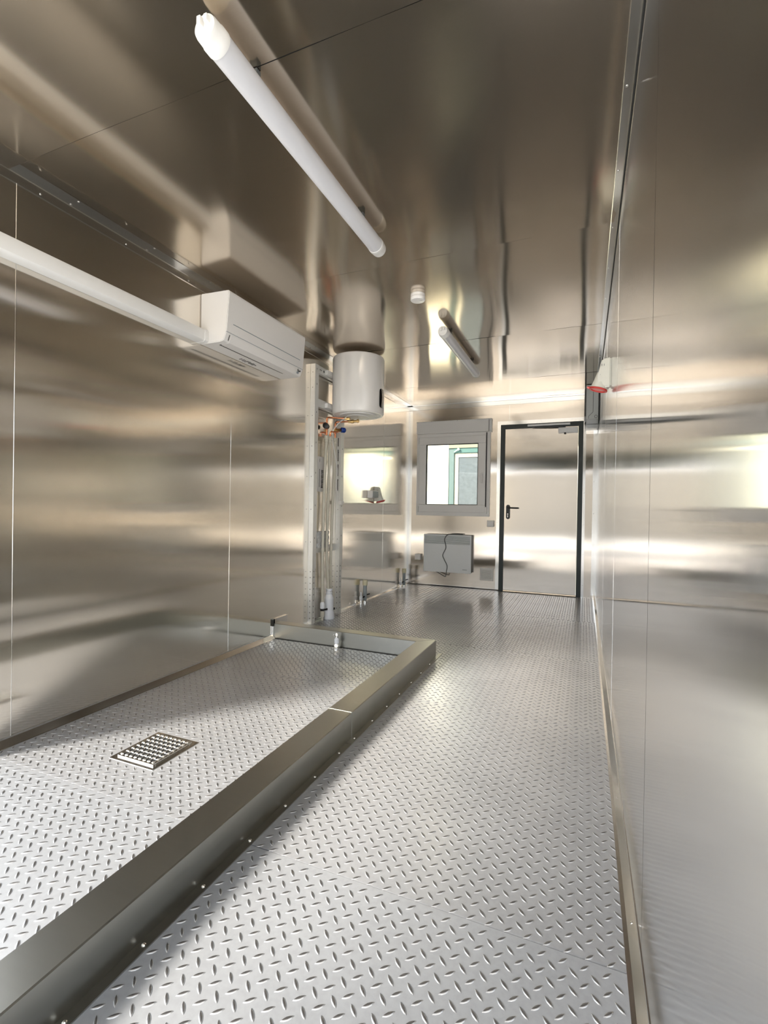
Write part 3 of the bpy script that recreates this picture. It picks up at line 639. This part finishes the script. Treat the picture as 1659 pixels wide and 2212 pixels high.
obj('indicator_dots', bm, 'print', sd)

# ------------------------------------------------------------------ pipe rack
rk = thing('pipe_rack', 'galvanised steel mounting frame against the wall under the boiler', 'rack', (XL + 0.02, 3.87, 0))
def post(y0, y1, n_hole):
    bm = B(); d = 0.046; t = 0.003; ym = (y0 + y1) / 2
    prism(bm, [(XL + 0.001, y0), (XL + d, y0), (XL + d, y1), (XL + 0.001, y1), (XL + 0.001, y1 - t), (XL + d - t, y1 - t), (XL + d - t, y0 + t), (XL + 0.001, y0 + t)], 'z', 0.47, 2.225)
    p = obj('post', bm, 'rack', rk)
    bm = B(); i = 0.004
    prism(bm, [(XL + 0.001, y0 + i), (XL + d - i, y0 + i), (XL + d - i, y1 - i), (XL + 0.001, y1 - i)], 'z', 0.0, 0.475)
    f = obj('foot_rail', bm, 'rack', rk)
    for k in range(9):
        z = 0.045 + k * 0.05
        bm = B(); box(bm, XL + 0.020, XL + 0.026, y0 + i - 0.0006, y0 + i + 0.001, z, z + 0.008); box(bm, XL + d - i - 0.001, XL + d - i + 0.0006, ym - 0.004, ym + 0.004, z, z + 0.010)
        obj('hole', bm, 'blk', f)
    for z in (0.70, 0.98, 1.26, 1.52, 1.78, 2.02, 2.15):
        bm = B(); box(bm, XL + 0.020, XL + 0.025, y0 - 0.0006, y0 + 0.001, z, z + 0.007); box(bm, XL + d - 0.001, XL + d + 0.0006, ym - 0.003, ym + 0.003, z + 0.03, z + 0.044)
        obj('hole', bm, 'blk', p)
    return p
post(3.572, 3.632, 9); p2 = post(4.058, 4.120, 9)
for z0, z1 in ((1.16, 1.27), (1.30, 1.41), (1.44, 1.55), (1.58, 1.66)):
    bm = B(); box(bm, XL + 0.014, XL + 0.022, 4.0572, 4.059, z0, z1); obj('slot', bm, 'blk', p2)
for z0, z1 in ((2.160, 2.225), (1.868, 1.938)):
    bm = B(); box(bm, XL + 0.010, XL + 0.045, 3.632, 4.058, z0, z1, 0.002); c = obj('crossbar', bm, 'rack', rk)
    if z1 > 2:
        for yy, r in ((3.655, .006), (3.675, .006), (3.72, .011)):
            obj('hole', lathe(B(), (XL + 0.0448, yy, 2.192), (1, 0, 0), [(0, r), (0.0008, r)], 12), 'blk', c)
bm = B(); box(bm, XL + 0.004, XL + 0.012, 3.632, 4.058, 0.60, 0.66, 0.001); obj('crossbar', bm, 'rack', rk)

# ------------------------------------------------------------------ boiler
BX, BY, BR, BZ0, BZ1 = XL + 0.052 + 0.232, 3.925, 0.232, 1.833, 2.342
bo = thing('water_heater', 'white round electric water heater hanging below the ceiling', 'water heater', (BX, BY, BZ0))
obj('tank', lathe(B(), (BX, BY, BZ0), (0, 0, 1), [(0.0, BR - 0.012), (0.004, BR - 0.004), (0.012, BR), (BZ1 - BZ0 - 0.02, BR), (BZ1 - BZ0 - 0.006, BR - 0.006), (BZ1 - BZ0, BR - 0.02)], 72), 'enamel', bo, smooth=35)
obj('bottom_cover', lathe(B(), (BX, BY, BZ0 + 0.001), (0, 0, -1), [(0, 0.165), (0.010, 0.16), (0.012, 0.10), (0.018, 0.095), (0.019, 0.02)], 48), 'white', bo, smooth=35)
obj('bottom_lip', lathe(B(), (BX, BY, BZ0 + 0.004), (0, 0, -1), [(0, BR - 0.006), (0.008, BR - 0.010), (0.008, BR - 0.028), (0.0, BR - 0.030)], 64, cap=False), 'enamel', bo, smooth=35)
bm = B(); a0, a1 = math.radians(-46), math.radians(-31); nn = 8    # curved display
def cyl(a, z, r): return (BX + r * math.cos(a), BY + r * math.sin(a), z)
a0, a1 = math.radians(-12), math.radians(10)
outl = []
for k in range(33):
    t = 2 * math.pi * k / 32; cx_ = math.copysign(abs(math.cos(t)) ** 0.45, math.cos(t)); sz_ = math.copysign(abs(math.sin(t)) ** 0.30, math.sin(t))
    outl.append(((a0 + a1) / 2 + (a1 - a0) / 2 * cx_, 1.965 + 0.083 * sz_))
outl = outl[:-1]
A = [bm.verts.new(cyl(a, z, BR + 0.0035)) for a, z in outl]; C = [bm.verts.new(cyl(a, z, BR - 0.002)) for a, z in outl]
for k in range(32): bm.faces.new((A[k], A[(k + 1) % 32], C[(k + 1) % 32], C[k]))
cv = bm.verts.new(cyl((a0 + a1) / 2, 1.965, BR + 0.0035))
for k in range(32): bm.faces.new((A[k], A[(k + 1) % 32], cv))
obj('display', bm, 'blkgloss', bo)
bm = B(); box(bm, XL + 0.046, XL + 0.075, 3.74, 4.06, 2.17, 2.21); box(bm, XL + 0.046, XL + 0.075, 3.74, 4.06, 1.88, 1.92); obj('wall_bracket', bm, 'white', bo)

# ------------------------------------------------------------------ pipes below the boiler
px = XL + 0.050
pipes = [('beige plastic water pipe nearest the camera below the boiler', [(px, 3.775, 1.60), (px, 3.748, 1.2), (px, 3.735, 0.63), (px, 3.742, 0.29), (px, 3.745, 0.13)], 'a'),
         ('beige plastic drain pipe in the middle, entering the white siphon', [(px, 3.840, 1.60), (px, 3.822, 1.2), (px, 3.806, 0.63), (px + 0.008, 3.83, 0.29), (px + 0.012, 3.835, 0.255)], 'b'),
         ('beige plastic water pipe beside the far rack post', [(px, 3.935, 1.60), (px, 3.915, 1.2), (px, 3.885, 0.63), (px, 3.893, 0.29), (px, 3.90, 0.02)], 'c')]
for lab, pts, k in pipes:
    t = thing('water_pipe', lab, 'pipe', (pts[-1][0], pts[-1][1], pts[-1][2]), group='beige pipes on the rack')
    obj('pipe', tube(B(), smooth_path(pts, 6), 0.0125, 14), 'beige', t, smooth=50)
    x, y, z = pts[0]
    obj('union_nut', lathe(B(), (x, y, z - 0.02), (0, 0, 1), [(0, 0.013), (0.004, 0.017), (0.025, 0.017), (0.028, 0.021), (0.058, 0.021), (0.062, 0.016)], 8), 'beige', t)
    if k == 'a':
        obj('union_nut', lathe(B(), (px, 3.745, 0.10), (0, 0, 1), [(0, 0.014), (0.01, 0.022), (0.05, 0.022), (0.065, 0.013)], 14), 'siphon', t, smooth=35)
        bm = lathe(B(), (px, 3.745, 0.085), (0, 0, 1), [(0, 0.018), (0.02, 0.018)], 12); tube(bm, [(px + 0.012, 3.752, 0.094), (px + 0.03, 3.78, 0.098)], 0.008, 8); obj('valve_grip', bm, 'blk', t)
        obj('lower_fitting', lathe(B(), (px, 3.745, 0.0), (0, 0, 1), [(0, 0.011), (0.026, 0.011), (0.03, 0.017), (0.06, 0.020), (0.086, 0.017)], 16), 'beige', t, smooth=35)
    if k == 'c':
        bm = lathe(B(), (px, 3.90, 0.06), (0, 0, 1), [(0, 0.017), (0.03, 0.017)], 12); tube(bm, [(px + 0.01, 3.905, 0.075), (px + 0.035, 3.915, 0.078)], 0.010, 8); obj('valve_grip', bm, 'blk', t)
    obj('pipe_clip', lathe(B(), (pts[2][0], pts[2][1], 0.615), (0, 0, 1), [(0, 0.015), (0.022, 0.015)], 12), 'beige', t)
sp = thing('drain_siphon', 'white plastic drain siphon standing on the floor inside the rack', 'siphon', (XL + 0.066, 3.835, 0))
sx_, sy_ = XL + 0.066, 3.835
obj('foot', lathe(B(), (sx_, sy_, 0), (0, 0, 1), [(0, 0.049), (0.006, 0.051), (0.05, 0.047), (0.075, 0.043)], 30), 'siphon', sp, smooth=35)
obj('body', lathe(B(), (sx_, sy_, 0.074), (0, 0, 1), [(0, 0.041), (0.10, 0.041), (0.112, 0.042), (0.116, 0.040), (0.150, 0.027)], 30), 'siphon', sp, smooth=35)
obj('collar', lathe(B(), (sx_, sy_, 0.222), (0, 0, 1), [(0, 0.026), (0.004, 0.031), (0.014, 0.031), (0.018, 0.026), (0.030, 0.026), (0.034, 0.030), (0.048, 0.030), (0.05, 0.022)], 30), 'siphon', sp, smooth=35)

cp = thing('copper_pipework', 'bent copper pipes with brass valves under the boiler', 'copper pipes', (px, 3.85, 1.65))
cr_ = 0.0085
bm = tube(B(), smooth_path([(px, 3.775, 1.635), (px, 3.777, 1.76), (px, 3.778, 1.788), (px + 0.006, 3.79, 1.803), (px + 0.03, 3.825, 1.806), (px + 0.085, 3.880, 1.808), (px + 0.12, 3.905, 1.808)], 5), cr_, 12); hot = obj('hot_pipe', bm, 'copper', cp, smooth=50)
obj('elbow_nut', lathe(B(), (px + 0.105, 3.894, 1.807), (0.80, 0.60, 0.02), [(0, 0.014), (0.03, 0.014), (0.032, 0.018), (0.05, 0.018)], 8), 'brass', hot)
bm = tube(B(), [(px + 0.145, 3.925, 1.800), (px + 0.145, 3.925, 1.832)], 0.013, 12); obj('boiler_stub', bm, 'brass', hot)
bm = lathe(B(), (px, 3.778, 1.722), (0.25, -0.96, 0.0), [(-0.018, 0.021), (0.018, 0.021), (0.020, 0.026), (0.052, 0.026), (0.056, 0.020)], 18); obj('black_valve_knob', bm, 'blk', hot, smooth=35)
bm = tube(B(), smooth_path([(px, 3.840, 1.635), (px, 3.842, 1.668), (px + 0.004, 3.855, 1.686), (px + 0.012, 3.90, 1.690), (px + 0.02, 3.95, 1.700), (px + 0.024, 3.975, 1.722), (px + 0.026, 3.985, 1.73)], 5), cr_, 12); cold = obj('cold_pipe', bm, 'copper', cp, smooth=50)
bm = tube(B(), smooth_path([(px, 3.935, 1.635), (px, 3.936, 1.70), (px, 3.937, 1.765), (px + 0.008, 3.945, 1.788), (px + 0.05, 3.962, 1.792), (px + 0.13, 3.975, 1.792)], 5), cr_, 12); sup = obj('supply_pipe', bm, 'copper', cp, smooth=50)
obj('tee_nut', lathe(B(), (px + 0.115, 3.974, 1.792), (1, 0.12, 0.03), [(0, 0.013), (0.022, 0.013), (0.026, 0.018), (0.05, 0.018), (0.054, 0.012), (0.08, 0.012), (0.084, 0.017), (0.10, 0.017)], 8), 'brass', sup)
obj('safety_valve', lathe(B(), (px + 0.0, 3.925, 1.712), (0.45, 0.85, 0.05), [(0, 0.012), (0.02, 0.016), (0.05, 0.016), (0.056, 0.012), (0.075, 0.012)], 10), 'brass', cp)
obj('blue_valve_knob', lathe(B(), (px + 0.032, 3.985, 1.722), (0.55, 0.83, 0.02), [(0, 0.014), (0.006, 0.024), (0.038, 0.024), (0.046, 0.018)], 18), 'blue', cp, smooth=35)
pc = bo
pcc = obj('power_cable', tube(B(), smooth_path([(BX - 0.09, BY - 0.05, BZ0 - 0.018), (px + 0.05, 3.90, 1.765), (px + 0.008, 3.865, 1.68), (px + 0.012, 3.88, 1.58), (px + 0.012, 3.925, 1.45), (px + 0.012, 3.965, 1.35), (px + 0.01, 3.955, 1.22), (px + 0.008, 3.975, 1.15), (px + 0.006, 4.045, 1.06)], 6), 0.0042, 8), 'white', pc, smooth=60)
bm = B(); box(bm, px - 0.004, px + 0.030, 4.020, 4.075, 1.03, 1.065, 0.006); obj('plug', bm, 'white', pcc)
lb = thing('paper_label', 'white printed label bag hanging behind the rack pipes', 'label', (XL + 0.012, 3.75, 1.14))
bm = B(); box(bm, XL + 0.008, XL + 0.016, 3.695, 3.800, 1.140, 1.450, 0.003); obj('sheet', bm, 'paper', lb)
bm = B()
for k in range(11): box(bm, XL + 0.0155, XL + 0.0170, 3.745, 3.785, 1.175 + k * 0.015, 1.175 + k * 0.015 + (0.008 if k % 3 else 0.011))
box(bm, XL + 0.0155, XL + 0.0170, 3.715, 3.722, 1.18, 1.34); box(bm, XL + 0.0155, XL + 0.0170, 3.718, 3.722, 1.40, 1.43)
obj('printed_bars', bm, 'print', lb)
bg_ = thing('plastic_bag', 'crinkled clear plastic bag wrapped behind the rack pipes low down', 'bag', (XL + 0.014, 3.79, 0.645))
bm = B(); bmesh.ops.create_grid(bm, x_segments=12, y_segments=9, size=0.5)
rnd = random.Random(5)
for v in bm.verts:
    u_, w_ = v.co.x, v.co.y; v.co = Vector((XL + 0.020 + rnd.uniform(-0.006, 0.006), 3.795 + u_ * 0.21, 0.715 + w_ * 0.145))
g_ = bmesh.ops.extrude_face_region(bm, geom=list(bm.faces))
for e in g_['geom']:
    if isinstance(e, bmesh.types.BMVert): e.co.x -= 0.010
obj('bag', bm, 'film', bg_)

# ------------------------------------------------------------------ floor stubs along the left wall
def stub(label, y, hgt):
    x = XL + 0.045; r = 0.020
    t = thing('drain_stub', label, 'drain pipe', (x, y, 0), group='capped drain stubs')
    obj('socket_foot', lathe(B(), (x, y, 0), (0, 0, 1), [(0, r + 0.004), (0.022, r + 0.004), (0.026, r)], 20), 'chrome', t, smooth=35)
    obj('pipe', lathe(B(), (x, y, 0.024), (0, 0, 1), [(0, r), (hgt - 0.07, r), (hgt - 0.066, r + 0.003), (hgt - 0.05, r + 0.003)], 24), 'greypipe', t, smooth=35)
    obj('taped_end', lathe(B(), (x, y, hgt - 0.055), (0, 0, 1), [(0, r + 0.005), (0.01, r + 0.0065), (0.042, r + 0.007), (0.055, r + 0.005)], 18), 'tape', t, smooth=35)
    bm = B(); tube(bm, [(x + 0.015, y + 0.01, 0.085), (x + 0.04, y + 0.035, 0.092)], 0.007, 8); obj('clip_screw', bm, 'blk', t)
def tap(label, y):
    x = XL + 0.030
    t = thing('capped_fitting', label, 'pipe fitting', (x, y, 0), group='capped water fittings')
    obj('pipe', lathe(B(), (x, y, 0), (0, 0, 1), [(0, 0.011), (0.035, 0.011)], 14), 'chrome', t, smooth=35)
    obj('fitting', lathe(B(), (x, y, 0.034), (0, 0, 1), [(0, 0.013), (0.012, 0.018), (0.038, 0.018), (0.046, 0.010), (0.082, 0.009), (0.088, 0.006)], 12), 'siphon', t, smooth=35)
    bm = tube(B(), [(x + 0.012, y + 0.006, 0.062), (x + 0.028, y + 0.03, 0.072)], 0.008, 8); obj('tap_knob', bm, 'blk', t)
stub('grey capped drain pipe standing just past the pipe rack', 4.655, 0.240)
tap('small white capped water fitting just past the pipe rack', 4.590)
stub('grey capped drain pipe in the far left floor corner', 5.855, 0.232)
tap('small white capped water fitting in the far left floor corner', 5.775)

# ------------------------------------------------------------------ three-phase sockets
def cee(label, name, base, out, along, scale=1.0, mirror=1):
    """wall socket: plate body, bell-shaped throat tilted down and outwards, red rim"""
    b = Vector(base); o_ = Vector(out); a_ = Vector(along); up = Vector((0, 0, 1))
    t = thing(name, label, 'power socket', base, group='red and white three-phase sockets')
    bm = B(); hw = 0.043 * scale
    pr = [(0.0, 0.105), (0.050, 0.098), (0.058, 0.085), (0.078, -0.010), (0.080, -0.055), (0.040, -0.085), (0.0, -0.085)]
    wf = [1.0, 0.86, 0.86, 1.0, 1.05, 0.95, 1.0]
    A = [bm.verts.new(b + o_ * (p[0] * scale) + up * (p[1] * scale) - a_ * hw * f) for p, f in zip(pr, wf)]
    C = [bm.verts.new(b + o_ * (p[0] * scale) + up * (p[1] * scale) + a_ * hw * f) for p, f in zip(pr, wf)]
    n = len(pr)
    for k in range(n): bm.faces.new((A[k], A[(k + 1) % n], C[(k + 1) % n], C[k]))
    bm.faces.new(A[::-1]); bm.faces.new(C)
    bmesh.ops.bevel(bm, geom=list(bm.edges), offset=0.008 * scale, segments=3, affect='EDGES')
    obj('housing', bm, 'socket', t, smooth=50)
    ax = (o_ * 0.26 - up * 0.96).normalized(); c0 = b + o_ * (0.045 * scale) + up * (0.010 * scale)
    obj('throat', lathe(B(), c0, ax, [(0, 0.036 * scale), (0.05 * scale, 0.042 * scale), (0.085 * scale, 0.048 * scale), (0.10 * scale, 0.052 * scale)], 36), 'socket', t, smooth=40)
    c1 = c0 + ax * (0.098 * scale)
    rim = obj('red_rim', lathe(B(), c1, ax, [(0, 0.052 * scale), (0.003, 0.056 * scale), (0.013 * scale, 0.056 * scale), (0.013 * scale, 0.044 * scale), (0.004, 0.043 * scale)], 36, cap=False), 'red', t, smooth=40)
    obj('pin_face', lathe(B(), c1 + ax * 0.002, ax, [(0, 0.044 * scale), (0.004, 0.044 * scale)], 30), 'rose', t)
    u = o_ - ax * o_.dot(ax); u.normalize()
    lug = c1 + u * (0.058 * scale) + ax * 0.004
    bm = B(); tube(bm, [lug - u * 0.01, lug + u * 0.012 * scale], [0.010 * scale, 0.006 * scale], 8); obj('lid_lug', bm, 'red', rim)
    bm = B()
    for zz in (0.05, -0.015):
        for s in (-1, 1):
            q = b + o_ * (0.060 * scale + (0.05 - zz) * 0.12) + up * zz * scale - a_ * (hw * 0.96) * mirror + Vector((0, 0, 0))
            tube(bm, [q + o_ * (-0.012 + s * 0.006), q + o_ * (-0.012 + s * 0.006) + up * 0.012], 0.0012, 5)
    obj('latch_marks', bm, 'cord', rim)
    return t
cee('cream three-phase socket with a red rim high on the right wall', 'power_socket', (XR - 0.001, 3.17, 1.815), (-1, 0, 0), (0, 1, 0), 0.92)
cee('small cream three-phase socket with dark red rim on the left wall', 'power_socket', (XL + 0.001, 4.99, 1.155), (1, 0, 0), (0, 1, 0), 0.86)
jb = thing('junction_box', 'small white junction box beside the socket on the left wall', 'junction box', (XL, 4.85, 1.15))
bm = B(); box(bm, XL + 0.001, XL + 0.062, 4.770, 4.930, 1.112, 1.195, 0.005); obj('body', bm, 'white', jb)
bm = B(); box(bm, XL + 0.061, XL + 0.066, 4.785, 4.925, 1.120, 1.188, 0.002); obj('lid', bm, 'slatgrey', jb)

# distribution box in the corner above the door
db = thing('distribution_box', 'grey plastic electrical box in the top right corner above the door', 'electrical box', (0.06, 5.66, 2.0))
bm = B(); box(bm, -0.004, XR - 0.004, 5.66, D - 0.09, 1.998, H - 0.006, 0.006); obj('body', bm, 'greybox', db)
bm = B()
pl = [(0.066, 2.355), (0.066, 2.073), (0.022, 2.030), (0.022, 2.004)]
for (xa, za), (xb, zb) in zip(pl, pl[1:]): tube(bm, [(xa, 5.6588, za), (xb, 5.6588, zb)], 0.0022, 6)
obj('moulded_groove', bm, 'cord', db)
bm = B(); n = 20
ring = [Vector((0.096 + 0.015 * math.cos(2 * math.pi * k / n), 5.6588, 2.024 + 0.015 * math.sin(2 * math.pi * k / n))) for k in range(n + 1)]
tube(bm, ring, 0.002, 6, cap=False); obj('knockout_ring', bm, 'cord', db)
bm = B(); box(bm, -0.020, -0.002, 5.66, D - 0.10, 2.03, 2.33, 0.002); obj('door_strip', bm, 'blk', db)
bm = B(); tube(bm, [(0.1215, 5.6575, 2.36), (0.1215, 5.6575, 2.0), (0.121, 5.66, 1.95), (0.120, 5.70, 1.94), (0.119, 6.08, 1.95)], 0.004, 8); obj('cable', bm, 'blk', db)
bm = B(); box(bm, 0.0, 0.125, 5.98, D - 0.003, 1.925, 1.995, 0.002); obj('cable_tray', bm, 'trim', db)

# ------------------------------------------------------------------ convector and small things on the end wall
cv_ = thing('convector_heater', 'white wall convector heater with a louvred top under the window', 'heater', (-1.61, D, 0.195))
HX0, HX1, HZ0, HZ1, HY = -1.930, -1.300, 0.196, 0.680, D - 0.085
bm = B(); box(bm, HX0 + 0.012, HX1 - 0.004, HY + 0.012, D - 0.004, HZ0 + 0.012, HZ1 - 0.004); obj('back_box', bm, 'cord', cv_)
bm = B(); box(bm, HX0, HX1 - 0.006, HY, HY + 0.014, HZ0, 0.560, 0.004); box(bm, HX0, HX1 - 0.006, HY, HY + 0.014, 0.662, HZ1, 0.004)
box(bm, HX0, HX0 + 0.008, HY, HY + 0.014, 0.556, 0.666); box(bm, HX1 - 0.022, HX1 - 0.006, HY, HY + 0.014, 0.556, 0.666)
obj('front_panel', bm, 'heatwhite', cv_)
bm = B(); box(bm, HX0 + 0.004, HX1 - 0.012, HY + 0.009, HY + 0.012, 0.558, 0.664); obj('louvre_back', bm, 'slatgrey', cv_)
for k in range(8):
    z = 0.563 + k * 0.0125
    bm = prism(B(), [(HY + 0.009, z + 0.004), (HY + 0.001, z), (HY + 0.001, z + 0.003), (HY + 0.009, z + 0.009)], 'x', HX0 + 0.006, HX1 - 0.02); obj('louvre', bm, 'heatwhite', cv_)
bm = B(); 
for k in range(6): box(bm, -1.412 + k * 0.0095, -1.412 + k * 0.0095 + 0.0065, HY - 0.0006, HY + 0.001, 0.238, 0.246)
obj('logo_mark', bm, 'slatgrey', cv_)
obj('power_cord', tube(B(), smooth_path([(-1.42, HY + 0.03, 0.688), (-1.56, HY + 0.01, 0.688), (-1.615, HY - 0.008, 0.676), (-1.648, HY - 0.010, 0.620), (-1.634, HY - 0.007, 0.550), (-1.634, HY - 0.007, 0.500), (-1.670, HY - 0.007, 0.420), (-1.652, HY - 0.007, 0.365), (-1.612, HY - 0.008, 0.285), (-1.618, HY - 0.008, 0.210), (-1.630, HY - 0.002, 0.148), (-1.66, HY + 0.01, 0.150), (-1.72, HY + 0.03, 0.175), (-1.79, HY + 0.04, 0.205)], 6), 0.0055, 10), 'cord', cv_, smooth=60)
def wall_box(name, label, cat, x0, x1, z0, z1, dep, group=None):
    t = thing(name, label, cat, ((x0 + x1) / 2, D, z0), group)
    bm = B(); box(bm, x0, x1, D - dep, D - 0.002, z0, z1, 0.004); obj('housing', bm, 'white', t)
    m_ = (x1 - x0) * 0.13
    bm = B(); box(bm, x0 + m_, x1 - m_, D - dep - 0.004, D - dep + 0.002, z0 + m_, z1 - m_, 0.002); obj('cover', bm, 'pvc', t)
    return t
wall_box('light_switch', 'small white switch box between the window and the door', 'switch', -1.122, -1.042, 0.793, 0.873, 0.048)
wall_box('wall_socket', 'small white socket box to the left of the convector heater', 'socket', -2.062, -1.985, 0.333, 0.410, 0.048)
vt = thing('vent_grille', 'square white louvred vent low on the end wall beside the door', 'vent', (-1.125, D, 0.118))
bm = B(); frame_rect(bm, -1.206, -1.042, 0.116, 0.274, 0.016, D - 0.014, D, 0.002); obj('frame', bm, 'white', vt)
bm = B(); box(bm, -1.192, -1.056, D - 0.004, D - 0.001, 0.130, 0.260); obj('backing', bm, 'slatgrey', vt)
for k in range(9):
    z = 0.133 + k * 0.0142
    obj('slat', prism(B(), [(D - 0.004, z + 0.005), (D - 0.012, z), (D - 0.012, z + 0.004), (D - 0.004, z + 0.012)], 'x', -1.192, -1.056), 'white', vt)

# ------------------------------------------------------------------ every far-apart piece of a part becomes a part of its own
def split_pieces(o):
    me = o.data; bm = bmesh.new(); bm.from_mesh(me); bm.verts.ensure_lookup_table()
    isl = [-1] * len(bm.verts); groups = []
    for v in bm.verts:
        if isl[v.index] >= 0: continue
        st = [v]; isl[v.index] = len(groups); g = []
        while st:
            a = st.pop(); g.append(a.index)
            for e in a.link_edges:
                b = e.other_vert(a)
                if isl[b.index] < 0: isl[b.index] = len(groups); st.append(b)
        groups.append(g)
    k = len(groups)
    if k < 2 or k > 200: bm.free(); return
    lo = [[min(bm.verts[i].co[c] for i in g) for c in range(3)] for g in groups]; hi = [[max(bm.verts[i].co[c] for i in g) for c in range(3)] for g in groups]
    sz = [max(h - l for h, l in zip(hi[i], lo[i])) for i in range(k)]
    par = list(range(k))
    def find(x):
        while par[x] != x: x = par[x]
        return x
    for i in range(k):
        for j in range(i + 1, k):
            gap = math.sqrt(sum(max(0, lo[i][c] - hi[j][c], lo[j][c] - hi[i][c]) ** 2 for c in range(3)))
            if gap <= max(0.02, 0.5 * max(sz[i], sz[j])) * 0.98: par[find(i)] = find(j)
    roots = sorted({find(i) for i in range(k)})
    bm.free()
    if len(roots) < 2: return
    for n_, r in enumerate(roots):
        b2 = bmesh.new(); b2.from_mesh(me); b2.verts.ensure_lookup_table()
        bmesh.ops.delete(b2, geom=[v for v in b2.verts if find(isl[v.index]) != r], context='VERTS')
        m2 = bpy.data.meshes.new(o.name.split('.')[0]); b2.to_mesh(m2); b2.free()
        for mt in me.materials: m2.materials.append(mt)
        if n_ == 0: first = m2
        else:
            c = o.copy(); c.data = m2; COL.objects.link(c)
    o.data = first
for o in [x for x in SC.objects if x.type == 'MESH' and x.parent and x.get('kind') != 'stuff' and len(x.data.vertices) < 3000]:
    split_pieces(o)
